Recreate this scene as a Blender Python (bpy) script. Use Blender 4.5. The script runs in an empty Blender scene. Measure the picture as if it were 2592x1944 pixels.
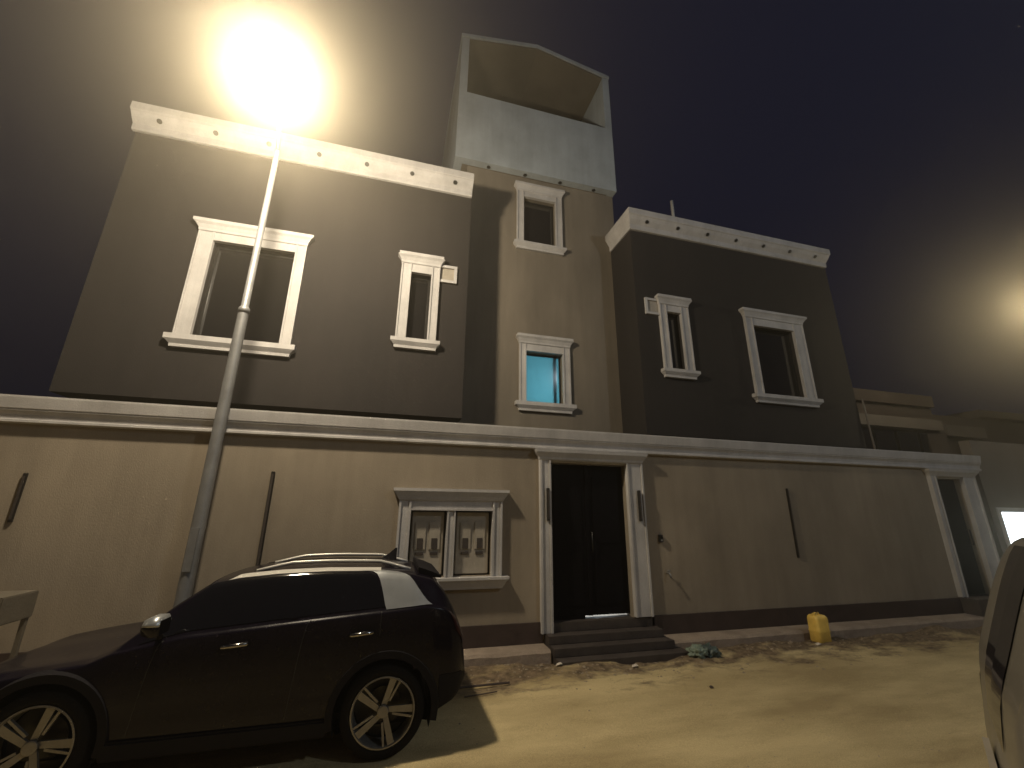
import bpy, bmesh, math, random
from mathutils import Vector, Matrix, noise
R = math.radians
random.seed(7)
scene = bpy.context.scene
col = scene.collection

# ------------------------------------------------------------------ camera
cam = bpy.data.cameras.new('camera'); co = bpy.data.objects.new('camera', cam); col.objects.link(co)
cam.sensor_width = 36; cam.lens = 15.008; cam.clip_start = .05; cam.clip_end = 2000
fw = Vector((.25320142, .92275742, .29053018)); rt = Vector((.96356546, -.26731249, .00925358)); up = Vector((-.08620116, -.27760183, .95682108))
m = Matrix((rt, up, -fw)).transposed().to_4x4(); m.translation = Vector((0, 0, 1.95)); co.matrix_world = m
scene.camera = co

# ------------------------------------------------------------------ night sky, exposure
w = bpy.data.worlds.new('World'); scene.world = w; w.use_nodes = True
wn = w.node_tree.nodes; bg = wn['Background']
bg.inputs[0].default_value = (.20, .24, .70, 1); bg.inputs[1].default_value = .024
scene.view_settings.view_transform = 'Standard'; scene.view_settings.look = 'None'
scene.view_settings.exposure = -0.08; scene.view_settings.gamma = 1
scene.render.engine = 'CYCLES'
cy = scene.cycles
cy.use_denoising = True
try: cy.denoiser = 'OPENIMAGEDENOISE'
except Exception: pass
cy.max_bounces = 6; cy.diffuse_bounces = 3; cy.glossy_bounces = 3; cy.transmission_bounces = 4; cy.volume_bounces = 0
cy.sample_clamp_indirect = 1.5; cy.caustics_reflective = False; cy.caustics_refractive = False
LAMP_POWER = 1600
LAMP_COLOR = (1.0, .86, .64)
HAZE = .0155

# ------------------------------------------------------------------ materials
def mat(name, color, rough=.8, metal=0, bump=0, bscale=40, var=0, vscale=3, emit=None, estr=0, spec=.5, coat=0, stretch=(1, 1, 1), dark=None, fine=0, streak=0):
    M = bpy.data.materials.new(name); M.use_nodes = True
    nt = M.node_tree; N = nt.nodes; L = nt.links; b = N['Principled BSDF']
    b.inputs['Roughness'].default_value = rough; b.inputs['Metallic'].default_value = metal
    b.inputs['Specular IOR Level'].default_value = spec; b.inputs['Coat Weight'].default_value = coat; b.inputs['Coat Roughness'].default_value = .04
    b.inputs['Base Color'].default_value = (*color, 1)
    if var or bump:
        tc = N.new('ShaderNodeTexCoord'); mp = N.new('ShaderNodeMapping'); mp.inputs['Scale'].default_value = stretch
        L.new(tc.outputs['Object'], mp.inputs['Vector'])
    if var:
        n1 = N.new('ShaderNodeTexNoise'); n1.inputs['Scale'].default_value = vscale; n1.inputs['Detail'].default_value = 7; n1.inputs['Roughness'].default_value = .62
        L.new(mp.outputs[0], n1.inputs['Vector'])
        cr = N.new('ShaderNodeValToRGB'); e = cr.color_ramp.elements
        dk = dark or tuple(c * (1 - var) for c in color)
        e[0].position = .32; e[0].color = (*dk, 1); e[1].position = .66; e[1].color = (*[min(1, c * (1 + var * .45)) for c in color], 1)
        L.new(n1.outputs[0], cr.inputs[0]); L.new(cr.outputs[0], b.inputs['Base Color'])
        if fine:
            n3 = N.new('ShaderNodeTexNoise'); n3.inputs['Scale'].default_value = 90; n3.inputs['Detail'].default_value = 3
            L.new(tc.outputs['Object'], n3.inputs['Vector'])
            mx = N.new('ShaderNodeMix'); mx.data_type = 'RGBA'; mx.blend_type = 'OVERLAY'; mx.inputs[0].default_value = fine
            L.new(cr.outputs[0], mx.inputs[6]); L.new(n3.outputs[0], mx.inputs[7]); L.new(mx.outputs[2], b.inputs['Base Color'])
            if streak:                                   # rain marks running down the plaster, and pale patches
                m5 = N.new('ShaderNodeMapping'); m5.inputs['Scale'].default_value = (3.2, 3.2, .22); L.new(tc.outputs['Object'], m5.inputs[0])
                n5 = N.new('ShaderNodeTexNoise'); n5.inputs['Scale'].default_value = 1.5; n5.inputs['Detail'].default_value = 8; n5.inputs['Roughness'].default_value = .7; L.new(m5.outputs[0], n5.inputs[0])
                r5 = N.new('ShaderNodeMapRange'); r5.inputs[1].default_value = .42; r5.inputs[2].default_value = .72; r5.inputs[3].default_value = 1; r5.inputs[4].default_value = 1-streak; L.new(n5.outputs[0], r5.inputs[0])
                x5 = N.new('ShaderNodeMix'); x5.data_type = 'RGBA'; x5.blend_type = 'MULTIPLY'; x5.inputs[0].default_value = 1
                L.new(mx.outputs[2], x5.inputs[6]); L.new(r5.outputs[0], x5.inputs[7]); L.new(x5.outputs[2], b.inputs['Base Color'])
        mr = N.new('ShaderNodeMapRange'); mr.inputs[3].default_value = max(0, rough - .08); mr.inputs[4].default_value = min(1, rough + .08)
        L.new(n1.outputs[0], mr.inputs[0]); L.new(mr.outputs[0], b.inputs['Roughness'])
    if bump:
        n2 = N.new('ShaderNodeTexNoise'); n2.inputs['Scale'].default_value = bscale; n2.inputs['Detail'].default_value = 8
        L.new(mp.outputs[0], n2.inputs['Vector'])
        bp = N.new('ShaderNodeBump'); bp.inputs['Strength'].default_value = bump; bp.inputs['Distance'].default_value = .02
        L.new(n2.outputs[0], bp.inputs['Height']); L.new(bp.outputs[0], b.inputs['Normal'])
    if emit:
        b.inputs['Emission Color'].default_value = (*emit, 1); b.inputs['Emission Strength'].default_value = estr
    return M
M = dict(
    wall=mat('beige_plaster', (.29, .240, .178), .9, bump=.14, bscale=75, var=.26, vscale=.7, stretch=(1, 1, .55), fine=.3, streak=.15),
    house=mat('brown_grey_plaster', (.025, .0205, .0185), .92, bump=.14, bscale=75, var=.30, vscale=.6, stretch=(1, 1, .5), fine=.35, streak=.2),
    tower=mat('pale_beige_plaster', (.21, .178, .138), .9, bump=.14, bscale=75, var=.26, vscale=.7, stretch=(1, 1, .4), fine=.25, streak=.18),
    white=mat('white_plaster', (.38, .42, .45), .85, bump=.25, bscale=35, var=.2, vscale=1.1, fine=.15, streak=.18),
    trim=mat('white_trim', (.50, .48, .465), .7, bump=.12, bscale=60, var=.16, vscale=2.2, fine=.2, streak=.18),
    plinth=mat('dark_stone', (.05, .032, .027), .6, bump=.2, bscale=25, var=.3, vscale=4),
    step=mat('brown_granite', (.058, .046, .04), .6, bump=.2, bscale=40, var=.35, vscale=6, fine=.4),
    pave=mat('concrete_paving', (.30, .235, .18), .9, bump=.5, bscale=22, var=.3, vscale=3.5, fine=.4),
    door=mat('black_metal_door', (.004, .0035, .005), .6, spec=.06),
    glass=mat('dark_glass', (.012, .011, .011), .09, spec=.9, bump=.06, bscale=2.2, coat=.5),
    frame=mat('dark_aluminium', (.03, .028, .026), .4, metal=.5),
    pole=mat('galvanised_steel', (.24, .24, .24), .5, metal=.4, bump=.08, bscale=60, var=.2, vscale=5),
    black=mat('black_plastic', (.012, .012, .012), .5),
    lampbody=mat('lamp_housing', (.3, .3, .3), .5, metal=.4),
    box=mat('meter_box_paint', (.36, .32, .26), .55, bump=.08, bscale=30, var=.15, vscale=6),
    label=mat('meter_label', (.05, .04, .035), .5),
    paint=mat('dark_car_paint', (.006, .0045, .009), .24, metal=.0, spec=.12, coat=.22, var=.1, vscale=9),
    paint2=mat('silver_car_paint', (.17, .155, .125), .36, metal=.2, coat=.4, var=.06, vscale=8),
    silver=mat('silver_trim', (.36, .37, .37), .36, metal=.55, var=.08, vscale=8),
    chrome=mat('chrome', (.8, .8, .8), .12, metal=1),
    handle=mat('dark_chrome', (.30, .29, .28), .14, metal=1),
    bright=mat('bright_trim', (.72, .69, .62), .32, metal=.25),
    clad=mat('black_cladding', (.008, .007, .009), .75, spec=.15),
    tyre=mat('tyre_rubber', (.007, .0065, .0065), .9, spec=.15, bump=.3, bscale=90),
    rim=mat('alloy_rim', (.22, .21, .19), .4, metal=.5, var=.15, vscale=20),
    carglass=mat('tinted_car_glass', (.006, .006, .008), .05, spec=.6),
    redlens=mat('red_lens', (.035, .004, .004), .12, coat=1),
    clearlens=mat('clear_lens', (.5, .5, .5), .1, coat=1),
    yellow=mat('yellow_plastic', (.85, .58, .13), .42, bump=.12, bscale=14, var=.14, vscale=9),
    bag=mat('pale_green_bag', (.20, .25, .19), .45, bump=.6, bscale=20, var=.35, vscale=8),
    bagdark=mat('grey_green_bag', (.07, .095, .085), .4, bump=.6, bscale=20, var=.35, vscale=8),
    rock=mat('rubble', (.30, .24, .17), .9, bump=.6, bscale=30, var=.3, vscale=9),
    paper=mat('paper_scrap', (.62, .55, .46), .8, bump=.2),
    table=mat('pale_board', (.13, .11, .08), .8, bump=.2, var=.15),
    neigh=mat('neighbour_brown', (.08, .06, .048), .9, bump=.3, var=.2, vscale=.6),
    neighwall=mat('neighbour_wall', (.16, .135, .11), .9, bump=.3, var=.18, vscale=.7, fine=.2),
    ceil=mat('bare_ceiling', (.13, .11, .08), .9, bump=.4, var=.25, vscale=.8),
    opp=mat('opposite_plaster', (.40, .33, .25), .9, bump=.3, var=.15, vscale=.6),
)
# sandy street
def sand_mat():
    S = bpy.data.materials.new('sandy_street'); S.use_nodes = True; nt = S.node_tree; N = nt.nodes; L = nt.links; b = N['Principled BSDF']
    b.inputs['Roughness'].default_value = .93; b.inputs['Specular IOR Level'].default_value = .2
    tc = N.new('ShaderNodeTexCoord'); mp = N.new('ShaderNodeMapping'); mp.inputs['Scale'].default_value = (.28, .9, 1); mp.inputs['Rotation'].default_value = (0, 0, .12)
    L.new(tc.outputs['Object'], mp.inputs[0])
    n1 = N.new('ShaderNodeTexNoise'); n1.inputs['Scale'].default_value = 1.6; n1.inputs['Detail'].default_value = 6; n1.inputs['Roughness'].default_value = .6; L.new(mp.outputs[0], n1.inputs[0])
    cr = N.new('ShaderNodeValToRGB'); cr.color_ramp.elements[0].position = .36; cr.color_ramp.elements[0].color = (.36, .275, .140, 1)
    cr.color_ramp.elements[1].position = .62; cr.color_ramp.elements[1].color = (.58, .465, .25, 1); L.new(n1.outputs[0], cr.inputs[0])
    # loose dark soil gathered along the kerb (object y near 6), ragged edge
    sx = N.new('ShaderNodeSeparateXYZ'); L.new(tc.outputs['Object'], sx.inputs[0])
    mp2 = N.new('ShaderNodeMapping'); mp2.inputs['Scale'].default_value = (.8, 1.6, 1); L.new(tc.outputs['Object'], mp2.inputs[0])
    n2 = N.new('ShaderNodeTexNoise'); n2.inputs['Scale'].default_value = 2.2; n2.inputs['Detail'].default_value = 9; n2.inputs['Roughness'].default_value = .68; L.new(mp2.outputs[0], n2.inputs[0])
    ma = N.new('ShaderNodeMath'); ma.operation = 'MULTIPLY_ADD'; ma.inputs[1].default_value = 3.0; L.new(n2.outputs[0], ma.inputs[0]); L.new(sx.outputs[1], ma.inputs[2])
    mr = N.new('ShaderNodeMapRange'); mr.inputs[1].default_value = 6.95; mr.inputs[2].default_value = 7.45; L.new(ma.outputs[0], mr.inputs[0])
    soil = N.new('ShaderNodeValToRGB'); soil.color_ramp.elements[0].color = (.075, .055, .035, 1); soil.color_ramp.elements[1].color = (.25, .18, .11, 1)
    soil.color_ramp.elements[0].position = .3; soil.color_ramp.elements[1].position = .75
    n3 = N.new('ShaderNodeTexNoise'); n3.inputs['Scale'].default_value = 14; n3.inputs['Detail'].default_value = 6; L.new(tc.outputs['Object'], n3.inputs[0]); L.new(n3.outputs[0], soil.inputs[0])
    mx = N.new('ShaderNodeMix'); mx.data_type = 'RGBA'; L.new(mr.outputs[0], mx.inputs[0]); L.new(cr.outputs[0], mx.inputs[6]); L.new(soil.outputs[0], mx.inputs[7])
    n4 = N.new('ShaderNodeTexNoise'); n4.inputs['Scale'].default_value = 120; n4.inputs['Detail'].default_value = 4; L.new(tc.outputs['Object'], n4.inputs[0])
    m2 = N.new('ShaderNodeMix'); m2.data_type = 'RGBA'; m2.blend_type = 'OVERLAY'; m2.inputs[0].default_value = .6; L.new(mx.outputs[2], m2.inputs[6]); L.new(n4.outputs[0], m2.inputs[7])
    L.new(m2.outputs[2], b.inputs['Base Color'])
    n5 = N.new('ShaderNodeTexNoise'); n5.inputs['Scale'].default_value = 9; n5.inputs['Detail'].default_value = 10; n5.inputs['Roughness'].default_value = .7; L.new(mp2.outputs[0], n5.inputs[0])
    bp = N.new('ShaderNodeBump'); bp.inputs['Strength'].default_value = .5; bp.inputs['Distance'].default_value = .05; L.new(n5.outputs[0], bp.inputs['Height']); L.new(bp.outputs[0], b.inputs['Normal'])
    return S
M['sand'] = sand_mat()

# ------------------------------------------------------------------ building helpers
ORG = {}
def tag(o, label=None, cat=None, group=None, kind=None):
    if label: o['label'] = label
    if cat: o['category'] = cat
    if group: o['group'] = group
    if kind: o['kind'] = kind
    return o
def thing(name, loc, label, cat, group=None):
    o = bpy.data.objects.new(name, None); o.empty_display_size = .2; col.objects.link(o); o.location = loc; ORG[o] = Vector(loc)
    return tag(o, label, cat, group)
def copy_tree(o, parent=None):
    c = o.copy(); col.objects.link(c); c.parent = parent
    if o in ORG: ORG[c] = ORG[o]
    for ch in list(o.children): copy_tree(ch, c)
    return c
class MB:
    def __init__(s): s.v = []; s.f = []
    def add(s, vs, fs):
        n = len(s.v); s.v += [Vector(p) for p in vs]; s.f += [tuple(i + n for i in f) for f in fs]; return s
    def box(s, x0, x1, y0, y1, z0, z1):
        return s.add([(x0,y0,z0),(x1,y0,z0),(x1,y1,z0),(x0,y1,z0),(x0,y0,z1),(x1,y0,z1),(x1,y1,z1),(x0,y1,z1)],
                     [(0,3,2,1),(4,5,6,7),(0,1,5,4),(1,2,6,5),(2,3,7,6),(3,0,4,7)])
    def prism_x(s, prof, x0, x1):                      # prof: closed list of (y,z)
        n = len(prof); vs = [(x0, y, z) for y, z in prof] + [(x1, y, z) for y, z in prof]
        return s.add(vs, [tuple(range(n)), tuple(range(2*n-1, n-1, -1))] + [(i, n+i, n+(i+1) % n, (i+1) % n) for i in range(n)])
    def rings(s, rs, cap=True, closed=True):
        n = len(rs[0]); k = len(s.v); s.v += [Vector(p) for r in rs for p in r]
        for a in range(len(rs)-1):
            for i in range(n if closed else n-1):
                j = (i+1) % n; s.f.append((k+a*n+i, k+a*n+j, k+(a+1)*n+j, k+(a+1)*n+i))
        if cap: s.f.append(tuple(k+i for i in range(n-1, -1, -1))); s.f.append(tuple(k+(len(rs)-1)*n+i for i in range(n)))
        return s
    def tube(s, pts, r, n=10):
        pts = [Vector(p) for p in pts]; rs = []
        rad = r if isinstance(r, (list, tuple)) else [r]*len(pts)
        ref = None
        for i, p in enumerate(pts):
            d = (pts[min(i+1, len(pts)-1)] - pts[max(i-1, 0)]).normalized()
            if ref is None or abs(ref.dot(d)) > .95: ref = Vector((0,0,1)) if abs(d.z) < .9 else Vector((1,0,0))
            u = d.cross(ref).normalized(); v = u.cross(d).normalized()
            rs.append([p + (u*math.cos(a) + v*math.sin(a))*rad[i] for a in [2*math.pi*k/n for k in range(n)]])
        return s.rings(rs)
    def flare(s, x0, x1, y, prof):                     # prof: list of (side extra, projection, z): a moulding returned at both ends
        return s.rings([[(x0-e, y-p, z), (x1+e, y-p, z), (x1+e, y, z), (x0-e, y, z)] for e, p, z in prof])
    def lathe_y(s, cx, y0, cz, prof, n=40):            # prof: (dy, r)
        return s.rings([[(cx+r*math.cos(2*math.pi*k/n), y0+dy, cz+r*math.sin(2*math.pi*k/n)) for k in range(n)] for dy, r in prof])
    def lathe_z(s, cx, cy_, prof, n=16):
        return s.rings([[(cx+r*math.cos(2*math.pi*k/n), cy_+r*math.sin(2*math.pi*k/n), z) for k in range(n)] for z, r in prof])
    def wall(s, x0, x1, z0, z1, y, th, holes):         # slab facing -y with real openings (xa, xb, za, zb)
        xs = sorted({x0, x1, *[h[0] for h in holes], *[h[1] for h in holes]}); zs = sorted({z0, z1, *[h[2] for h in holes], *[h[3] for h in holes]})
        for i in range(len(xs)-1):
            for j in range(len(zs)-1):
                cx, cz = (xs[i]+xs[i+1])/2, (zs[j]+zs[j+1])/2
                if any(h[0] < cx < h[1] and h[2] < cz < h[3] for h in holes): continue
                for yy, o in ((y, 1), (y+th, -1)):
                    q = [(xs[i], yy, zs[j]), (xs[i+1], yy, zs[j]), (xs[i+1], yy, zs[j+1]), (xs[i], yy, zs[j+1])]
                    s.add(q if o > 0 else q[::-1], [(0, 1, 2, 3)])
        def loop(a, b, c, d, o):
            P = [(a, c), (b, c), (b, d), (a, d)]
            for k in range(4):
                (xa, za), (xb, zb) = P[k], P[(k+1) % 4]
                q = [(xa, y, za), (xb, y, zb), (xb, y+th, zb), (xa, y+th, za)]
                s.add(q[::-1] if o > 0 else q, [(0, 1, 2, 3)])
        loop(x0, x1, z0, z1, 1)
        for h in holes: loop(*h, -1)
        return s
    def build(s, name, m, parent=None, smooth=False, bevel=0, fix=True):
        o0 = ORG.get(parent, Vector((0, 0, 0))) if parent else Vector((0, 0, 0))
        me = bpy.data.meshes.new(name); me.from_pydata([v - o0 for v in s.v], [], s.f); me.update()
        bm = bmesh.new(); bm.from_mesh(me)
        bmesh.ops.remove_doubles(bm, verts=bm.verts, dist=1e-5)
        if fix: bmesh.ops.recalc_face_normals(bm, faces=bm.faces)
        if bevel: bmesh.ops.bevel(bm, geom=[e for e in bm.edges if len(e.link_faces) == 2 and e.calc_face_angle(0) > .5], offset=bevel, segments=2, affect='EDGES', clamp_overlap=True)
        bm.to_mesh(me); bm.free()
        for p in me.polygons: p.use_smooth = smooth
        me.materials.append(m); o = bpy.data.objects.new(name, me); col.objects.link(o)
        ORG[o] = o0
        if parent: o.parent = parent
        return o
def light_of(name, kind, loc, power, color, parent=None, **kw):
    l = bpy.data.lights.new(name, kind); l.energy = power; l.color = color
    for k, v in kw.items(): setattr(l, k, v)
    o = bpy.data.objects.new(name, l); col.objects.link(o); o.location = Vector(loc) - (ORG.get(parent, Vector((0,0,0))) if parent else Vector((0,0,0)))
    if parent: o.parent = parent
    return o

# ------------------------------------------------------------------ ground: one sheet
def lines(a, b, step, far):
    out = [a]
    while out[-1] < b: out.append(round(out[-1]+step, 4))
    s_ = step
    while out[-1] < far: s_ *= 1.5; out.append(out[-1]+s_)
    s_ = step
    while out[0] > -far: s_ *= 1.5; out.insert(0, out[0]-s_)
    return out
def gz(x, y):
    if abs(x) > 40 or abs(y) > 30: return 0
    n = noise.noise(Vector((x*.9, y*1.1, 0)))*.012 + noise.noise(Vector((x*3.3, y*3.8, 4)))*.008
    k = math.exp(-((y-6.1)/.42)**2)
    r = max(0, noise.noise(Vector((x*1.1, y*1.6, 9)))+.35)*.10 + max(0, noise.noise(Vector((x*5, y*6, 2))))*.05
    if -5 < x < 1.0: k *= .3
    return n + k*r
xs = lines(-5, 14, .11, 600); ys = lines(-1.5, 6.6, .085, 600)
g = MB(); nx, ny = len(xs), len(ys)
g.v = [Vector((x, y, gz(x, y))) for y in ys for x in xs]
g.f = [(j*nx+i, j*nx+i+1, (j+1)*nx+i+1, (j+1)*nx+i) for j in range(ny-1) for i in range(nx-1)]
tag(g.build('ground', M['sand'], smooth=True, fix=False), kind='structure')
# raised pavement with its kerb, split by the gate steps
def slab(x0, x1):
    b = MB(); n = max(2, int((x1-x0)/.25)); pr = []
    for i in range(n+1):
        x = x0+(x1-x0)*i/n; d = noise.noise(Vector((x*2.1, 3, 1)))*.018; e = noise.noise(Vector((x*4.1, 7, 1)))*.010
        pr.append([(x, 6.26+d, -.05), (x, 6.265+d, .13+e), (x, 6.295+d, .165+e*.5), (x, 6.62, .172), (x, 6.62, -.05)])
    return b.rings(pr)
p = slab(-30, 2.31); q = slab(4.22, 12.7); p.add(q.v, q.f)
tag(p.build('pavement', M['pave']), kind='structure')

# ------------------------------------------------------------------ boundary wall
YW = 6.6
bw = thing('boundary_wall', (0, YW, 0), 'long beige plastered street wall with white cornice and dark brown plinth in front of the villa', 'wall')
MAIN = (2.45, 3.81, .44, 2.75); SIDE = (11.17, 12.0, .46, 2.76); MET = (.31, 1.51, 1.09, 1.99)
# wall above the plinth with door and meter openings
b = MB().wall(-30, 12.55, .0, 2.95, YW, .22, [(MAIN[0], MAIN[1], 0.01, MAIN[3]), (SIDE[0], SIDE[1], .01, SIDE[3]), MET]); b.build('wall_panel', M['wall'], bw)
MB().box(-30, 2.30, YW-.025, YW-.001, .05, .442).build('plinth', M['plinth'], bw)
MB().box(4.11, 11.0, YW-.025, YW-.001, .05, .442).build('plinth', M['plinth'], bw)
cp = [(YW+.22, 2.951), (YW-.05, 2.951), (YW-.075, 2.965), (YW-.075, 2.995), (YW-.055, 3.003), (YW-.06, 3.06), (YW-.085, 3.10), (YW-.095, 3.105), (YW-.095, 3.125), (YW-.105, 3.13), (YW-.125, 3.26), (YW-.125, 3.285), (YW+.25, 3.285)]
MB().prism_x(cp, -30, 12.68).build('cornice', M['trim'], bw)

def door_leaf(parent, o, gap=0, leaves=1):
    x0, x1, z0, z1 = o
    d = MB()
    wd = (x1-x0)/leaves
    for k in range(leaves):
        a, c = x0+k*wd+.012, x0+(k+1)*wd-.006
        d.box(a, c, YW+.10, YW+.14, z0+gap, z1-.01)
    dr = d.build('door', M['door'], parent, bevel=.004)
    e = MB()
    for k in range(leaves):
        a, c = x0+k*wd+.10, x0+(k+1)*wd-.10
        for (za, zb) in ((z0+.18, z0+.95), (z0+1.08, z1-.2)):
            e.box(a, c, YW+.086, YW+.0985, za, zb)
    e.build('door_panel', M['door'], dr, bevel=.006)
    if leaves > 1: MB().box((x0+x1)/2-.03, (x0+x1)/2+.03, YW+.075, YW+.0995, z0+gap, z1-.01).build('door_strip', M['door'], dr)
    h = MB(); hx = x0+wd*(1 if leaves > 1 else .88)+.05
    h.tube([(hx, YW+.10, z0+.95), (hx, YW+.04, z0+.95), (hx, YW+.04, z0+1.25), (hx, YW+.10, z0+1.25)], .011, 8)
    h.build('door_handle', M['frame'], dr, smooth=True)
    return dr
def jamb(x0, x1, z0, z1, y=YW, p=.06, bead=.03):
    j = MB().box(x0, x1, y-p, y-.001, z0, z1)
    j.box(x0, x0+bead, y-p-.022, y-p+.001, z0, z1); j.box(x1-bead, x1, y-p-.022, y-p+.001, z0, z1)
    return j
# main gate surround
for a, c in ((2.27, 2.45), (3.81, 4.11)):
    jamb(a, c, .30 if a < 3 else .442, 2.78).build('door_surround', M['trim'], bw)
MB().flare(2.27, 4.11, YW, [(0, .07, 2.78), (.01, .085, 2.80), (.02, .09, 2.83), (.06, .12, 2.88), (.075, .135, 2.905), (.09, .14, 2.95)]).build('door_canopy', M['trim'], bw)
MB().box(2.451, 3.809, YW-.02, YW+.2, 2.752, 2.949).build('door_lintel', M['trim'], bw)
gate = door_leaf(bw, (MAIN[0], MAIN[1], .425, 2.75), gap=.045, leaves=2)
MB().box(2.46, 3.03, YW+.095, YW+.145, .425, .468).build('threshold_bar', M['door'], gate)
# side gate surround
for a, c in ((11.0, 11.17), (12.0, 12.38)):
    jamb(a, c, .46, 2.80, bead=.04).build('door_surround', M['trim'], bw)
MB().flare(11.0, 12.38, YW, [(0, .07, 2.80), (.02, .09, 2.84), (.07, .13, 2.90), (.09, .14, 2.95)]).build('door_canopy', M['trim'], bw)
MB().box(11.171, 11.999, YW-.02, YW+.2, 2.762, 2.949).build('door_lintel', M['trim'], bw)
door_leaf(bw, (SIDE[0], SIDE[1], .46, 2.76))
# steps
st = thing('entrance_steps', (3.25, 6.2, 0), 'three brown granite steps below the wide black double gate', 'steps')
MB().box(2.31, 4.15, 6.575, 6.82, .300, .425).build('sill_stone', M['step'], st, bevel=.004)
MB().box(2.33, 4.17, 6.385, 6.60, .194, .297).build('step', M['step'], st, bevel=.004)
MB().box(2.335, 4.22, 6.20, 6.60, .085, .190).build('step', M['step'], st, bevel=.004)
MB().box(2.34, 4.34, 6.00, 6.60, -.03, .082).build('step', M['step'], st, bevel=.005)
st2 = MB().box(11.02, 12.5, 6.3, 6.85, .14, .452).build('side_step', M['step'], bevel=.01)
tag(st2, 'single brown step in front of the narrow dark side door', 'step')

# electricity meter cabinet
mc = thing('meter_cabinet', (.9, YW, 1.0), 'white framed double electricity meter cabinet on the beige wall behind the dark car', 'meter cabinet')
f = jamb(.14, .31, 1.08, 2.115); jb = jamb(1.51, 1.66, 1.08, 2.115); f.add(jb.v, jb.f); f.box(.311, 1.509, YW-.06, YW-.001, 1.985, 2.115); f.box(.311, 1.509, YW-.08, YW-.0605, 1.985, 2.01)
f.box(.835, .955, YW-.05, YW+.1, 1.085, 1.984); f.box(.835, .855, YW-.07, YW-.0495, 1.085, 1.984); f.box(.935, .955, YW-.07, YW-.0495, 1.085, 1.984)
f.build('frame', M['trim'], mc)
MB().flare(.14, 1.66, YW, [(0, .07, 2.116), (.01, .085, 2.135), (.04, .10, 2.18), (.075, .13, 2.235), (.09, .14, 2.25), (.095, .14, 2.29)]).build('head_moulding', M['trim'], mc)
MB().flare(.14, 1.66, YW, [(.02, .07, .92), (.03, .08, .95), (.07, .12, 1.02), (.10, .14, 1.045), (.105, .14, 1.08)]).build('sill', M['trim'], mc)
MB().box(.312, 1.508, YW+.10, YW+.16, 1.092, 1.988).build('back_panel', M['frame'], mc)
for (a, c) in ((.33, .815), (.975, 1.49)):
    d = MB().box(a+.012, c-.012, YW+.03, YW+.09, 1.11, 1.965).build('cabinet_door', M['box'], mc, bevel=.01)
    for k in (0, 1):
        xc = a + (c-a)*(.29+.42*k)
        MB().box(xc-.085, xc+.085, YW+.012, YW+.0305, 1.44, 1.83).build('meter_cover', M['box'], d, bevel=.009)
        MB().box(xc-.042, xc+.042, YW+.004, YW+.0125, 1.455, 1.60).build('meter_window', M['label'], d, bevel=.003)
        MB().box(xc-.055, xc+.055, YW+.015, YW+.031, 1.375, 1.41).build('label_strip', M['label'], d)

# narrow vertical wall lights (off) and small fittings
def wall_light(x, z0, z1, wd, pr, label, y=YW, grp='slim dark wall lights'):
    t = thing('wall_light', (x, y, (z0+z1)/2), label, 'wall light', grp)
    MB().box(x-wd/2, x+wd/2, y-pr, y-.0005, z0, z1).build('housing', M['frame'], t, bevel=.004)
    MB().box(x-wd*.3, x+wd*.3, y-pr-.006, y-pr-.0002, z0+.03, z1-.03).build('diffuser', M['label'], t)
wall_light(-4.23, 1.80, 2.36, .04, .03, 'slim dark vertical wall light left of the street lamp pole')
wall_light(-1.56, 1.22, 2.47, .045, .03, 'tall slim dark wall light between the lamp pole and the meter cabinet')
wall_light(7.19, 1.24, 2.45, .03, .035, 'tall slim dark wall light on the wall between the two gates')
wall_light(2.39, 1.85, 2.34, .035, .06, 'short black wall light on the left jamb of the wide gate', YW-.0605)
wall_light(4.0, 1.85, 2.34, .035, .06, 'short black wall light on the right jamb of the wide gate', YW-.0605)
t = thing('intercom', (4.39, YW, 1.58), 'small dark intercom on the wall just right of the wide gate', 'intercom')
MB().box(4.35, 4.42, YW-.05, YW-.0005, 1.52, 1.64).build('housing', M['frame'], t, bevel=.008)
MB().lathe_y(4.385, YW-.062, 1.60, [(0, .012), (.0115, .014)], 14).build('camera_lens', M['carglass'], t)
MB().box(4.37, 4.40, YW-.054, YW-.0502, 1.54, 1.565).build('call_button', M['silver'], t)
t = thing('wall_tap', (4.47, YW, 1.02), 'small metal tap low on the wall below the intercom', 'tap')
MB().tube([(4.46, YW-.0005, 1.05), (4.46, YW-.07, 1.05), (4.46, YW-.10, 1.03), (4.46, YW-.10, .99)], .013, 8).build('spout', M['pole'], t, smooth=True)
MB().tube([(4.43, YW-.06, 1.085), (4.49, YW-.06, 1.085)], .009, 8).tube([(4.46, YW-.06, 1.05), (4.46, YW-.06, 1.085)], .008, 8).build('handle', M['pole'], t, smooth=True)

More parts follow.
